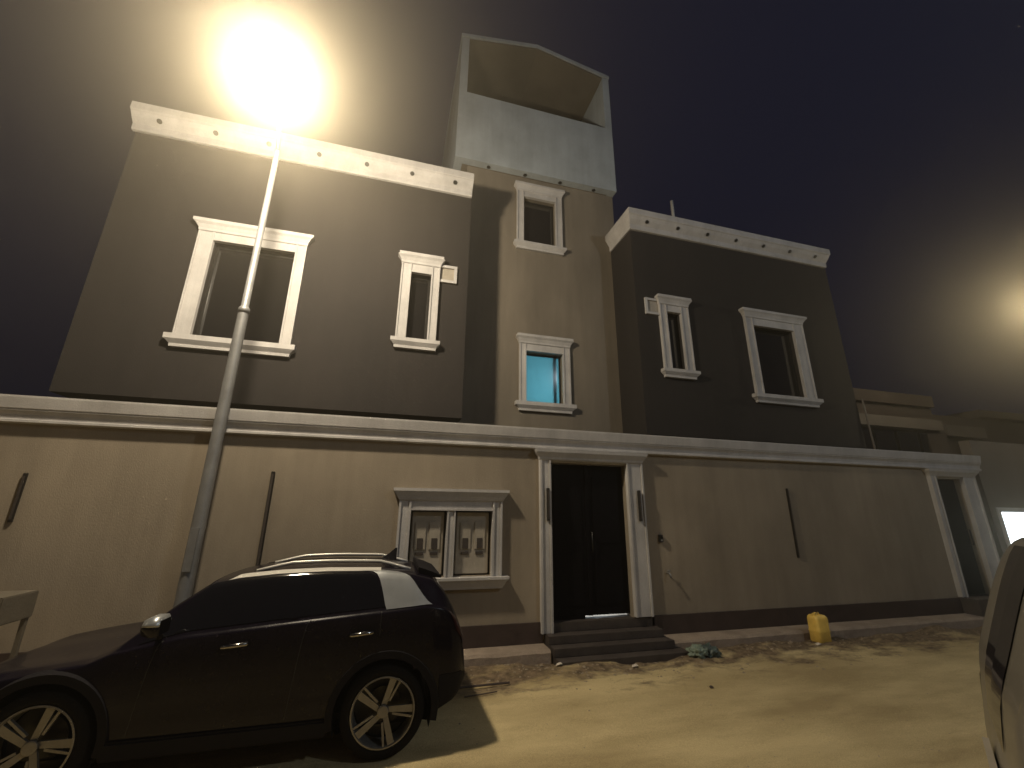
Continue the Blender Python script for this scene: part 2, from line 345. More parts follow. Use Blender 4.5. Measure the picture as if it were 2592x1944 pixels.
# ------------------------------------------------------------------ the villa
YH = 8.0; YT = 9.0
vl = thing('villa', (3, YH, 0), 'two storey brown villa with white trimmed windows and a pale stair tower', 'house')
def window(parent, o, y, jl, jr, head, sill, glass=M['glass'], mull=False, hx=.10, sx=.10):
    x0, x1, z0, z1 = o; e = .03
    wdw = MB().box(x0+.004, x1-.004, y+.10, y+.145, z0+.004, z0+.05).box(x0+.004, x1-.004, y+.10, y+.145, z1-.05, z1-.004).box(x0+.004, x0+.045, y+.10, y+.145, z0+.05, z1-.05).box(x1-.045, x1-.004, y+.10, y+.145, z0+.05, z1-.05)
    if mull: xm = (x0+x1)/2; wdw.box(xm-.025, xm+.025, y+.10, y+.145, z0+.05, z1-.05)
    wdw = wdw.build('window', M['frame'], parent)
    MB().box(x0+.045, x1-.045, y+.118, y+.126, z0+.05, z1-.05).build('glass', glass, wdw)
    ph = head-.22
    s = jamb(x0-jl, x0, z0, ph, y); t_ = jamb(x1, x1+jr, z0, ph, y); s.add(t_.v, t_.f)
    s.box(x0+.0005, x1-.0005, y-.06, y-.001, z1, ph); s.box(x0+.0005, x1-.0005, y-.082, y-.0605, z1, z1+.03)
    s.build('surround', M['trim'], wdw)
    MB().flare(x0-jl, x1+jr, y, [(0, .065, ph), (.008, .085, ph+.01), (.012, .09, ph+.055), (.05, .12, ph+.12), (.085, .15, ph+.155), (hx, .155, ph+.165), (hx, .155, head)]).build('head_moulding', M['trim'], wdw)
    MB().flare(x0-jl, x1+jr, y, [(.01, .08, sill), (.012, .085, sill+.05), (.05, .12, sill+.09), (sx, .145, sill+.12), (sx, .145, z0)]).build('sill', M['trim'], wdw)
    return wdw
def vent(parent, x0, x1, z0, z1, y, side):
    v = MB(); t_ = .06
    v.box(x0, x1, y-.05, y-.001, z1-t_, z1).box(x0, x1, y-.05, y-.001, z0, z0+t_)
    if side > 0: v.box(x1-t_, x1, y-.05, y-.001, z0+t_, z1-t_)
    else: v.box(x0, x0+t_, y-.05, y-.001, z0+t_, z1-t_)
    o = v.build('vent_frame', M['trim'], parent)
    MB().box(x0+(0 if side > 0 else t_), x1-(t_ if side > 0 else 0), y-.012, y-.001, z0+t_, z1-t_).build('vent_plate', M['box'], o)
def wing(x0, x1, zb, holes):
    b = MB().wall(x0, x1, zb, 8.9, YH, .22, holes); b.build('wing_wall', M['house'], vl)
    s = MB().box(x0+.001, x0+.22, YH+.2205, 14, zb, 8.9).box(x1-.22, x1-.001, YH+.2205, 14, zb, 8.9).box(x0+.2205, x1-.2205, 13.8, 14, zb, 8.9)
    s.box(x0+.2205, x1-.2205, YH+.2205, 13.799, 8.6, 8.8).box(x0+.2205, x1-.2205, YH+.2205, 13.799, zb+.02, zb+.2)
    s.build('side_wall', M['house'], vl)
    MB().box(x0+.3, x1-.3, YH+1.2, 13.7, -.02, zb+.01).build('ground_floor_wall', M['tower'], vl)
CP = [(0, 8.77), (-.055, 8.77), (-.07, 8.79), (-.07, 8.90), (-.085, 8.915), (-.16, 8.985), (-.215, 9.06), (-.235, 9.07), (-.25, 9.085), (-.25, 9.235), (0, 9.235)]
def eave_cornice(x0, x1, left_return=False):
    if left_return:
        rs = []
        for (d, z) in CP: pass
        A = [(x1, YH+d, z) for d, z in CP]; B = [(x0+d*.6, YH+d, z) for d, z in CP]; C_ = [(x0+d*.6, 8.985, z) for d, z in CP]
        c = MB().rings([A, B, C_]).build('cornice', M['trim'], vl)
    else:
        c = MB().prism_x([(YH+d, z) for d, z in CP], x0, x1).build('cornice', M['trim'], vl)
    n = 7
    for i in range(n):
        x = x0+.45+(x1-x0-.85)*i/(n-1) if not left_return else 5.62+(11.0-5.62)*i/6
        yy, zz = YH-.155, 8.978; nrm = Vector((0, -.68, -.73)).normalized()
        d0 = Vector((x, yy, zz))
        MB().tube([d0-nrm*.02, d0+nrm*.012], .045, 14).build('downlight', M['black'], c)
    return c
LW = [(-3.51, -2.14, 4.79, 6.68), (.03, .435, 5.17, 6.64)]
RW = [(5.985, 6.375, 5.14, 6.60), (8.495, 9.785, 4.755, 6.575)]
wing(-5.2, 1.2, 3.69, LW); wing(5.22, 11.5, 3.62, RW)
eave_cornice(-5.25, 1.2); eave_cornice(5.22, 11.47, True)
window(vl, LW[0], YH, .26, .19, 7.07, 4.58, hx=.10, sx=.09)
window(vl, LW[1], YH, .20, .17, 7.05, 4.98, hx=.06, sx=.08)
vent(vl, .60, .96, 6.53, 6.93, YH, 1)
window(vl, RW[0], YH, .19, .22, 7.0, 4.95, hx=.06, sx=.08)
vent(vl, 5.44, 5.79, 6.49, 6.91, YH, -1)
window(vl, RW[1], YH, .22, .33, 7.0, 4.55, hx=.10, sx=.10, mull=False)
# stair tower
TX0, TX1 = 1.205, 5.38
TW = [(2.79, 3.71, 4.375, 5.615), (2.725, 3.61, 8.555, 9.965)]
MB().wall(TX0, TX1, 0, 10.62, YT, .2, TW).build('tower_wall', M['tower'], vl)
MB().box(TX0, TX0+.2, YT+.2005, 14, 0, 10.62).box(TX1-.2, TX1, YT+.2005, 14, 0, 10.62).box(TX0+.2005, TX1-.2005, 13.8, 14, 0, 10.62).build('side_wall', M['tower'], vl)
def stair_glass():
    G = bpy.data.materials.new('teal_frosted_glass'); G.use_nodes = True; N = G.node_tree.nodes; L = G.node_tree.links
    for n in list(N):
        if n.type != 'OUTPUT_MATERIAL': N.remove(n)
    out = [n for n in N if n.type == 'OUTPUT_MATERIAL'][0]
    tr = N.new('ShaderNodeBsdfTranslucent'); tr.inputs[0].default_value = (.36, .62, .66, 1)
    gl = N.new('ShaderNodeBsdfGlossy'); gl.inputs[1].default_value = .12; gl.inputs[0].default_value = (.8, .8, .8, 1)
    mx = N.new('ShaderNodeMixShader'); mx.inputs[0].default_value = .01; L.new(tr.outputs[0], mx.inputs[1]); L.new(gl.outputs[0], mx.inputs[2]); L.new(mx.outputs[0], out.inputs[0])
    return G
M['stair'] = stair_glass()
wl = window(vl, TW[0], YT, .16, .18, 6.01, 4.17, glass=M['stair'], hx=.07, sx=.10)
wu = window(vl, TW[1], YT, .18, .18, 10.35, 8.37, hx=.07, sx=.08)
# lit landing behind the lower tower window: white room with a cool lamp
MB().box(2.5, 4.1, 10.6, 10.7, 4.2, 6.0).box(2.4, 2.5, YT+.21, 10.6, 4.2, 6.0).box(4.1, 4.2, YT+.21, 10.6, 4.2, 6.0).box(2.4, 4.2, YT+.21, 10.6, 6.0, 6.1).box(2.4, 4.2, YT+.21, 10.6, 4.1, 4.2).build('landing_wall', M['white'], vl)
MB().box(3.52, 3.60, YT+.15, YT+.2, 4.38, 5.61).build('curtain_edge', M['frame'], wl)
light_of('landing_lamp', 'POINT', (3.45, 10.3, 4.75), 40, (.74, .93, 1.0), vl, shadow_soft_size=.2)
# roof room of the tower: open front, white, shallow gabled roof
BX0, BX1, BY0, BY1 = .86, 5.40, 8.78, 14.1
tp = MB()
tp.box(BX0+.001, BX1-.001, BY0+.201, BY1-.001, 10.64, 10.80)
tp.build('roof_room_floor', M['tower'], vl)
b = MB().box(BX0, BX1, BY0, BY0+.2, 10.63, 12.85)
b.box(BX0, BX0+.21, BY0, BY0+.2, 12.85, 14.84).box(BX1-.21, BX1, BY0, BY0+.2, 12.85, 14.84)
b.box(BX0, BX0+.2, BY0+.2, BY1, 10.63, 14.84).box(BX1-.2, BX1, BY0+.2, BY1, 10.63, 14.84).box(BX0+.2, BX1-.2, BY1-.2, BY1, 10.63, 14.84)
b.build('roof_room_wall', M['white'], vl)
XR = 3.10
MB().rings([[(x, BY0+.01, z) for x, z in ((BX0+.2, 14.80), (XR, 15.225), (BX1-.2, 14.80), (BX1-.2, 14.845), (XR, 15.268), (BX0+.2, 14.845))], [(x, BY1-.2, z) for x, z in ((BX0+.2, 14.80), (XR, 15.225), (BX1-.2, 14.80), (BX1-.2, 14.845), (XR, 15.268), (BX0+.2, 14.845))]]).build('ceiling', M['ceil'], vl)
rp = [(BX0-.02, 14.842), (XR, 15.27), (BX1+.02, 14.842), (BX1+.02, 14.95), (XR, 15.38), (BX0-.02, 14.95)]
n = len(rp); b = MB().rings([[(x, BY0-.02, z) for x, z in rp], [(x, BY1+.02, z) for x, z in rp]]); b.build('roof_room_roof', M['white'], vl)
sf = MB()
for x in (1.75, 2.75, 3.75, 4.75):
    MB().lathe_z(x, 8.90, [(10.615, .05), (10.635, .05)], 14).build('downlight', M['black'], vl)
# roof pipe
t = MB().tube([(6.96, 8.5, 8.78), (6.96, 8.5, 10.45)], .045, 10).build('roof_vent_pipe', M['bright'], smooth=True)
# pipe stands on the right wing roof
tag(t, 'thin pale vent pipe standing on the flat roof of the right wing', 'pipe')
t = MB().tube([(11.62, 7.9, 0), (11.62, 7.9, 3.72), (11.66, 7.95, 4.9)], .022, 10).build('drain_pipe', M['neighwall'], smooth=True)
tag(t, 'thin white drain pipe rising beside the lower right corner of the right wing', 'pipe')

# ------------------------------------------------------------------ neighbour on the right
nb = thing('neighbour_wall', (13, YW, 0), 'plain beige wall of the next house with a brightly lit opening', 'wall')
MB().wall(12.70, 34, 0, 3.66, YW, .2, [(12.99, 14.2, .9, 2.09)]).build('wall_panel', M['neighwall'], nb)
lit = mat('lit_window', (.8, .9, 1), .5, emit=(.80, .93, 1.0), estr=5.0)
MB().box(12.995, 14.195, YW+.12, YW+.14, .905, 2.085).build('lit_window', lit, nb)
MB().box(12.90, 12.989, YW-.03, YW-.001, .85, 2.18).box(12.99, 14.2, YW-.03, YW-.001, 2.092, 2.18).box(12.99, 14.2, YW-.04, YW-.001, .84, .898).build('window_frame', M['trim'], nb)
nh = thing('neighbour_house', (20, 11, 0), 'dim brown house beyond the right end of the villa with pale balcony bands', 'house')
MB().box(13.2, 19.9, 11.2, 18, 0, 5.98).box(19.9, 30, 11.6, 18, 0, 5.9).build('wall', M['neigh'], nh)
MB().box(14.5, 19.7, 10.85, 11.19, 5.05, 5.44).build('balcony_band', M['neighwall'], nh)
MB().box(20.5, 22.7, 11.2, 11.59, 4.98, 5.41).build('balcony_band', M['neighwall'], nh)
MB().box(13.1, 19.8, 11.0, 18.1, 5.985, 6.42).build('parapet', M['neigh'], nh)
MB().box(22.9, 30.2, 11.3, 18.1, 5.905, 6.2).build('parapet', M['neigh'], nh)
for x in (15.3, 16.45, 17.6, 18.75):
    q = MB().box(x, x+1.0, 11.10, 11.198, 3.75, 4.98).build('window', M['frame'], nh)
    MB().box(x+.05, x+.95, 11.085, 11.099, 3.82, 4.92).build('glass', M['glass'], q)
MB().box(19.1, 20.1, 11.05, 11.58, 0, 5.04).build('pier', M['neigh'], nh)

# ------------------------------------------------------------------ houses across the street (behind the camera, seen in the glass)
oh = thing('opposite_house', (0, -8, 0), 'beige two storey house across the street behind its low wall', 'house')
MB().box(-12, 12, -14, -8.5, 0, 8.4).build('wall', M['opp'], oh)
MB().box(-12.2, 12.2, -14.2, -8.3, 8.4, 8.8).build('cornice', M['trim'], oh)
for x in (-9, -4.5, 0, 4.5, 9):
    q = MB().box(x-.8, x+.8, -8.5, -8.42, 5, 6.8).build('window', M['trim'], oh); MB().box(x-.68, x+.68, -8.419, -8.41, 5.12, 6.68).build('glass', M['glass'], q)
ow = MB().box(-34, 34, -7.0, -6.8, 0, 3.1).build('street_wall', M['opp']); tag(ow, 'long plain beige wall on the far side of the street behind the camera', 'wall')

# ------------------------------------------------------------------ street lamps
lens = mat('lamp_lens', (1, .95, .8), .3, emit=(1.0, .88, .62), estr=60)
lens.cycles.emission_sampling = 'NONE'
def street_lamp(px, py, lx, ly, lz, label, power, top=None, color=LAMP_COLOR):
    t = thing('street_lamp', (px, py, 0), label, 'street lamp', 'street lamps along the street')
    top = top or lz+.12
    MB().lathe_z(px, py, [(0, .13), (.03, .13), (.035, .085), (.9, .08), (4.70, .068), (4.73, .068), (4.75, .05), (top-.1, .042), (top, .04)], 20).build('pole', M['pole'], t, smooth=True)
    MB().lathe_z(px, py, [(4.66, .073), (4.735, .073), (4.76, .055)], 20).build('collar', M['pole'], t, smooth=True)
    MB().box(px-.045, px+.045, py-.092, py-.06, 1.25, 1.75).build('access_door', M['pole'], t, bevel=.004)
    d = Vector((lx-px, ly-py, 0)); L_ = d.length; d.normalize(); s_ = d.cross(Vector((0, 0, 1)))
    P = Vector((px, py, top-.02)); E_ = Vector((lx, ly, lz+.13)); E_ -= d*.22
    MB().tube([P, P+d*.15+Vector((0, 0, .10)), P.lerp(E_, .5)+Vector((0, 0, .12)), E_], .03, 10).build('arm', M['pole'], t, smooth=True)
    def ring(k, wd, z0, z1):
        c = Vector((lx, ly, lz)) + d*k
        return [c - s_*wd + Vector((0,0,z0)), c + s_*wd + Vector((0,0,z0)), c + s_*wd*.7 + Vector((0,0,z1)), c - s_*wd*.7 + Vector((0,0,z1))]
    hd = MB().rings([ring(-.30, .06, .08, .16), ring(-.20, .14, .06, .19), ring(.15, .17, .05, .19), ring(.38, .12, .06, .14), ring(.42, .06, .07, .12)]).build('luminaire', M['lampbody'], t)
    c = Vector((lx, ly, lz)); le = MB()
    for k in range(-1, 1): pass
    le.rings([[c + d*(.06+a*.22) + s_*b_*.11 + Vector((0,0,z)) for a, b_ in ((-1,-1),(1,-1),(1,1),(-1,1))] for z in (.045, .02)] )
    le.build('lens', lens, hd)
    light_of('lamp_light', 'POINT', (lx+d.x*.06, ly+d.y*.06, lz-.2), power, color, t, shadow_soft_size=.18)
    return t
street_lamp(-2.25, 6.40, -1.88, 4.75, 7.38, 'glaring lit street lamp on a tall grey pole in front of the left wing', LAMP_POWER, top=7.60)
street_lamp(17.4, 6.3, 16.65, 6.15, 7.6, 'lit street lamp far down the street at the right edge', LAMP_POWER*.2, top=7.7, color=(1.0, .86, .58))
street_lamp(-19.5, 6.3, -19.3, 4.8, 7.5, 'added fill street lamp, out of view up the street to the left', LAMP_POWER*.3)  # unseen lamp added for wall fill, placed to suit the pole's lit left edge
street_lamp(9.5, -6.3, 9.2, -4.2, 9.9, 'added cool fill lamp on a pole, out of view across the street behind the camera', LAMP_POWER*.6, top=10.1, color=(.80, .90, 1.0))  # unseen lamp added behind the camera to give the fronts a cool fill

# ------------------------------------------------------------------ cars
def interp(tab, x):
    if x <= tab[0][0]: return tab[0][1]
    for (a, va), (b_, vb) in zip(tab, tab[1:]):
        if x <= b_:
            t = (x-a)/(b_-a); return va+(vb-va)*t
    return tab[-1][1]
ROOF = [(-3.05,.60),(-3.03,.70),(-2.95,.76),(-2.6,.80),(-2.1,.855),(-1.95,.92),(-1.65,1.20),(-1.42,1.375),(-1.2,1.415),(-.9,1.44),(-.5,1.45),(0,1.44),(.3,1.40),(.48,1.35),(.60,1.22),(.70,1.04),(.775,.90),(.80,.80),(.815,.62),(.81,.5),(.82,.48)]
BOT = [(-3.05,.42),(-2.95,.28),(-2.7,.22),(.35,.22),(.55,.28),(.72,.34),(.80,.42),(.82,.46)]
BELT = [(-3.05,.56),(-2.95,.70),(-2.6,.765),(-2.1,.845),(-1.95,.90),(-1.5,.985),(-.7,1.045),(.05,1.10),(.45,1.13),(.60,1.10),(.70,1.0),(.775,.87),(.80,.77),(.815,.6),(.82,.47)]
WID = [(-3.05,.50),(-3.0,.62),(-2.9,.72),(-2.7,.81),(-2.3,.865),(-1.5,.87),(0,.87),(.3,.865),(.55,.83),(.7,.79),(.78,.73),(.815,.66),(.82,.62)]
def sm(tab, x, h=.05): return (interp(tab, x-h)+2*interp(tab, x)+interp(tab, x+h))/4
NSEG = [0, 1, 2, 3, 4, 5, 6, 7, 8]
def ring_keys(x):
    zr, zb, zo, W_ = sm(ROOF, x, .03), sm(BELT, x, .03), sm(BOT, x, .03), sm(WID, x, .04)
    zb = min(zb, zr-.02); h = zr-zb
    g_ = min(1, max(0, (h-.05)/.30))                   # how much greenhouse there is at this station
    yt = W_ - .05 - .19*g_ - .10*(1-g_)
    return [(0, zo), (W_-.12, zo), (W_-.02, zo+.10), (W_, zo+(zb-zo)*.45), (W_-.012, zo+(zb-zo)*.80), (W_-.035, zb-.01), (W_-.06, zb+.012*g_),
            (yt+.03, zb+h*.80), (yt-.06, zb+h*.93), (yt*.55, zr-.008), (0, zr)]
def S(x, v):                                            # v in [0,10] over the half ring
    k = ring_keys(x); i = min(int(v), 9); t = v-i
    def cr(a, b_, c, d): return .5*((2*b_)+(-a+c)*t+(2*a-5*b_+4*c-d)*t*t+(-a+3*b_-3*c+d)*t**3)
    p = [k[max(0, i-1)], k[i], k[i+1], k[min(10, i+2)]]
    if i in (0, 5, 6): return (p[1][0]+(p[2][0]-p[1][0])*t, p[1][1]+(p[2][1]-p[1][1])*t)
    return tuple(cr(*[q[c] for q in p]) for c in (0, 1))
CY = 5.22
def P3(x, v, side, off=0):
    y, z = S(x, v)
    if off:
        e = .01; y1, z1 = S(x, min(10, v+e*5)); y0, z0 = S(x, max(0, v-e*5)); ya, za = S(x+e, v); yb, zb_ = S(x-e, v)
        du = Vector((0, y1-y0, z1-z0)); dx = Vector((2*e, ya-yb, za-zb_)); n_ = dx.cross(du).normalized()
        if n_.y < 0 or (abs(n_.y) < .05 and n_.z < 0): n_ = -n_
        q = Vector((x, y, z)) + n_*off
        return (q.x, CY+side*q.y, q.z)
    return (x, CY+side*y, z)
def patch(v0, v1, fa, fb, side, off, nv=8, nx_=30):
    b = MB(); rows = []
    for j in range(nv+1):
        t = j/nv; v = v0+(v1-v0)*t; a, c = fa(t), fb(t)
        rows.append([P3(a+(c-a)*i/nx_, v, side, off) for i in range(nx_+1)])
    return b.rings(rows, cap=False, closed=False)
def make_car(name, label, cat, paint, group=None, boxy=False):
    global ROOF
    if boxy: ROOF = [k for k in ROOF if k[0] < .2] + [(.3,1.45),(.5,1.445),(.56,1.43),(.63,1.30),(.70,1.13),(.79,.91),(.80,.80),(.815,.62),(.81,.5),(.82,.48)]
    root = thing(name, (-1.1, CY, 0), label, cat, group)
    xs_ = [-3.05, -3.04, -3.02, -3.0, -2.96] + [-2.9+.025*i for i in range(145)] + [.72, .74, .76, .775, .79, .80, .81, .82]
    vs_ = [0, .5, 1, 1.25, 1.5, 1.75] + [2+.08*i for i in range(38)] + [5+.25*i for i in range(1, 21)]
    rs = []
    for x in xs_:
        L_ = [P3(x, v, -1) for v in vs_]; R_ = [P3(x, v, 1) for v in vs_]
        rs.append(L_ + R_[-2:0:-1])
    body = MB().rings(rs).build('body', paint, root, smooth=True)
    bm = bmesh.new(); bm.from_mesh(body.data); AR = .405     # open the wheel arches
    wc = [cx_+1.1 for cx_ in (-2.28, .10)]
    def near(v): return min((math.hypot(v.co.x-c, v.co.z-.345), c) for c in wc)
    dele = [f for f in bm.faces if all(near(v)[0] < AR for v in f.verts) and all(abs(v.co.y) > .55 for v in f.verts)]
    bmesh.ops.delete(bm, geom=dele, context='FACES')
    for v in bm.verts:
        d_, c = near(v)
        if v.is_boundary and abs(v.co.y) > .5 and .30 < d_ < AR+.04 and v.co.z > .05:
            v.co.x = c+(v.co.x-c)*AR/d_; v.co.z = .345+(v.co.z-.345)*AR/d_
    bm.to_mesh(body.data); bm.free()
    for cx_ in (-2.28, .10):
        for side in (-1, 1):
            MB().rings([[(cx_+.408*math.cos(R(a)), CY+side*yy, .345+.408*math.sin(R(a))) for a in range(-20, 201, 10)] for yy in (.50, .872)], cap=False, closed=False).build('wheel_well', M['black'], root, fix=False)
    for side in (-1, 1):
        # arch cladding lips
        for cx_ in (-2.28, .10):
            a0, a1 = R(-12), R(192); n_ = 28
            rings_ = []
            for k in range(n_+1):
                a = a0+(a1-a0)*k/n_; c_, s_ = math.cos(a), math.sin(a)
                yo = CY+side*(.885 if cx_ < 0 else .885); yi = CY+side*.80
                rings_.append([(cx_+.40*c_, yi, .345+.40*s_), (cx_+.40*c_, yo, .345+.40*s_), (cx_+.455*c_, yo-side*.004, .345+.455*s_), (cx_+.47*c_, yi, .345+.47*s_)])
            MB().rings(rings_).build('arch_cladding', M['clad'], root, smooth=False)
        MB().box(-1.86, -.33, CY+side*.80, CY+side*.882, .215, .335).build('sill_cladding', M['clad'], root, bevel=.015)
        # side glass, pillar trim, roof edge
        gA = lambda t: -1.80+(.42)*t**.9; gC = (lambda t: .63-.13*t) if boxy else (lambda t: .05-.12*t-.06*t*t-.13*t**6)
        gl = patch(6.08, 7.55, gA, gC, side, .004).build('side_glass', M['carglass'], root, smooth=True)
        fr = MB()
        for xx in (-.72, -.66): pass
        p_ = patch(6.06, 7.60, lambda t: -.735-.02*t, lambda t: -.665-.02*t, side, .006, nx_=3); p_.build('door_pillar', M['carglass'], gl, smooth=True)
        if not boxy: patch(5.9, 7.9, lambda t: .06-.12*t-.07*t*t-.12*t**6, lambda t: .47-.36*t+.02*t*t, side, .007).build('pillar_trim', M['silver'], root, smooth=True)
        patch(7.56, 8.45, lambda t: -1.30+.06*t, lambda t: -.02, side, .007, nv=5).build('roof_edge_trim', M['bright'], root, smooth=True)
        # roof rail
        pts = [];
        for k in range(15):
            x = -1.15+1.42*k/14; y, z = S(x, 8.95); pts.append((x, CY+side*y, z+.045*min(1, 4.5*min(k, 14-k)/14)))
        MB().tube(pts, .016, 10).build('roof_rail', M['bright'], root, smooth=True)
        # door handles
        for hx in (-1.10, -.13):
            z = 4.55; y, zz = S(hx, 4.45)
            yy = CY+side*(y+.026); zc = .915 if hx < -.5 else .945
            h = MB().tube([(hx-.10, yy-side*.03, zc-.012), (hx-.085, yy+side*.004, zc-.008), (hx, yy+side*.01, zc), (hx+.085, yy+side*.004, zc+.006), (hx+.10, yy-side*.03, zc+.006)], [.012, .018, .016, .018, .012], 12)
            h.build('door_handle', M['handle'], root, smooth=True)
        # door seams
        for xx in (-1.72, -.66, .02):
            sb = MB()
            pts = [P3(xx+(.03*(v-2.2) if xx < 0 else .0), v, side, .0005) for v in [2.2+.2*i for i in range(18)]]
            if xx > 0: pts = pts[9:]
            sb.tube(pts, .0035, 5).build('door_seam', M['black'], root)
        # mirror
        my = CY+side*.985
        def shell(x0, zc, k, ds): return MB().rings([[(x0+dx, my+side*dy*.9*k, zc+dz*k) for dy, dz in [(-.10*s, -.05*s), (-.11*s, .03*s), (-.05*s, .07*s), (.06*s, .065*s), (.105*s, .025*s), (.10*s, -.055*s)]] for dx, s in ds])
        mo = shell(-1.61, 1.10, 1, ((-.10, .45), (-.08, .75), (-.02, 1), (.035, 1))).build('mirror', paint, root, smooth=True)
        MB().rings([[(-1.61+dx, my+side*dy*.9*s, 1.104+dz*s) for dy, dz in [(-.112, .02), (-.112, .032), (-.05, .076), (.062, .071), (.11, .027), (.108, .012)]] for dx, s in ((-.085, .72), (-.03, 1.02), (.037, 1.02))]).build('mirror_cap', M['silver'], mo, smooth=True)
        MB().tube([(-1.66, CY+side*.80, .99), (-1.63, CY+side*.90, 1.06)], .024, 8).build('mirror_arm', M['clad'], mo)
        MB().box(-1.574, -1.57, my-.085, my+.085, 1.055, 1.155).build('mirror_glass', M['carglass'], mo)
        # lamps
        patch(4.3, 5.6, lambda t: .70-.10*t, lambda t: .795-.02*t, side, .008, nv=5, nx_=6).build('tail_light', M['redlens'], root, smooth=True)
        patch(4.4, 5.7, lambda t: -2.99, lambda t: -2.72, side, .008, nv=5, nx_=6).build('headlight', M['clearlens'], root, smooth=True)
    patch(9.0, 10.0, lambda t: .0, lambda t: .001, 1, 0, 1, 1)
    # windscreen and rear glass
    for nm_, a, c in (('windscreen', -1.90, -1.44), ('rear_glass', .57 if boxy else .53, .79 if boxy else .735)):
        b_ = MB()
        for side in (-1, 1):
            q = patch(9.2 if boxy and a > 0 else 7.9, 10.0, lambda t: a, lambda t: c, side, .004, nv=10, nx_=10); b_.add(q.v, q.f)
        b_.build(nm_, M['carglass'], root, smooth=True)
    # spoiler, fin, plate, bumpers
    MB().rings([[(x, CY+s*.52, z) for s, z in ((-1, z0), (1, z0), (1, z1), (-1, z1))] for x, z0, z1 in ((.34, 1.38, 1.43), (.46, 1.335, 1.392), (.575, 1.325, 1.345))]).build('spoiler', M['clad'], root, bevel=.006)
    MB().rings([[(x, CY+s*w_, z) for s, z in ((-1, z0), (1, z0), (.2, z1), (-.2, z1))] for x, w_, z0, z1 in ((-.02, .02, 1.46, 1.475), (.06, .03, 1.455, 1.53), (.11, .03, 1.45, 1.575), (.13, .028, 1.45, 1.575))]).build('antenna_fin', M['clad'], root)
    for a, c in ((.56, .812), (-3.04, -2.74)):
        b_ = MB()
        for side in (-1, 1):
            q = patch(0.0, 2.7, lambda t: a, lambda t: c, side, .006, nv=8, nx_=12); b_.add(q.v, q.f)
        b_.build('bumper', M['clad'], root, smooth=True)
    MB().box(.815, .835, CY-.26, CY+.26, .60, .71).build('number_plate', M['box'], root)
    MB().box(-2.8, .42, CY-.55, CY+.55, .19, .26).build('underbody', M['black'], root)
    # wheels
    for cx_ in (-2.28, .10):
        for side in (-1, 1):
            yf = CY+side*.865                            # outer face
            prof = [(-.20, .235), (-.20, .30), (-.185, .335), (-.15, .348), (-.05, .348), (-.012, .335), (0, .30), (.003, .272), (-.02, .262), (-.20, .235)]
            wh = MB(); n_ = 48
            wh.rings([[(cx_+r_*math.cos(2*math.pi*k/n_), yf+side*dy, .345+r_*math.sin(2*math.pi*k/n_)) for k in range(n_)] for dy, r_ in prof], cap=False)
            wt = wh.build('wheel', M['tyre'], root, smooth=True)
            rm = MB()
            rm.rings([[(cx_+r_*math.cos(2*math.pi*k/n_), yf+side*dy, .345+r_*math.sin(2*math.pi*k/n_)) for k in range(n_)] for dy, r_ in ((-.018, .262), (.002, .262), (.004, .25), (-.012, .243), (-.15, .235))], cap=False)
            rm.lathe_y(cx_, yf-side*.02, .345, [(0, .047), (side*.010, .045), (side*.013, .036)], 24)
            for k in range(5):
                a = 2*math.pi*k/5+R(68 if side < 0 else 112)
                u = Vector((math.cos(a), 0, math.sin(a))); t_ = Vector((-math.sin(a), 0, math.cos(a)))*(1 if side < 0 else -1)
                c0 = Vector((cx_, yf, .345))
                def bar(r0, w0, o0, r1, w1, o1, y0=-.030, y1=-.006):
                    rr = []
                    for r_, w_, o_, yy in ((r0, w0, o0, y0), (r1, w1, o1, y1)):
                        q = c0+u*r_+t_*o_
                        rr.append([q-t_*w_+Vector((0, side*yy, 0)), q+t_*w_+Vector((0, side*yy, 0)), q+t_*w_*.9+Vector((0, side*(yy-.025), 0)), q-t_*w_*.9+Vector((0, side*(yy-.025), 0))])
                    rm.rings(rr)
                bar(.03, .020, .012, .25, .028, .026)
                bar(.08, .009, -.018, .25, .008, -.036)
            rm.build('rim', M['rim'], wt, bevel=0)
            MB().lathe_y(cx_, yf-side*.16, .345, [(0, .15), (side*.02, .15)], 28).build('brake_disc', M['frame'], wt)
            MB().lathe_y(cx_, yf-side*.21, .345, [(0, .235), (side*.02, .235)], 28).build('wheel_back', M['black'], wt)
    return root
car = make_car('parked_car', 'dark crossover car with silver rear pillar parked before the meter cabinet', 'car', M['paint'])
suv = make_car('parked_car', 'silver car cut off by the right edge of the photo close to the camera', 'car', M['paint2'], boxy=True)
suv.rotation_euler = (0, 0, R(122)); suv.scale = (1.17, 1.17, 1.30); suv.location = (3.847, -.281, 0)

# ------------------------------------------------------------------ small things on the street
j = thing('jerrycan', (6.85, 6.12, .03), 'upright yellow plastic jerrycan standing at the kerb right of the gate steps', 'jerrycan')
def rrect(w_, d_, r_, z, n_=5, cx_=6.85, cy_=6.12):
    out = []
    for sx_, sy_, a0 in ((1, 1, 0), (-1, 1, 90), (-1, -1, 180), (1, -1, 270)):
        for k in range(n_):
            a = R(a0+90*k/(n_-1)); out.append((cx_+sx_*(w_-r_)+r_*math.cos(a), cy_+sy_*(d_-r_)+r_*math.sin(a), z))
    return out
o = MB().rings([rrect(.105, .08, .03, .03), rrect(.125, .10, .04, .05), rrect(.122, .10, .04, .18), rrect(.130, .105, .04, .20), rrect(.122, .10, .04, .22), rrect(.125, .10, .04, .36), rrect(.12, .095, .045, .40), rrect(.10, .075, .04, .425)]).build('can_body', M['yellow'], j, smooth=True)
MB().tube([(6.80, 6.12, .42), (6.81, 6.12, .455), (6.88, 6.12, .455), (6.90, 6.12, .42)], .012, 8).build('handle', M['yellow'], j, smooth=True)
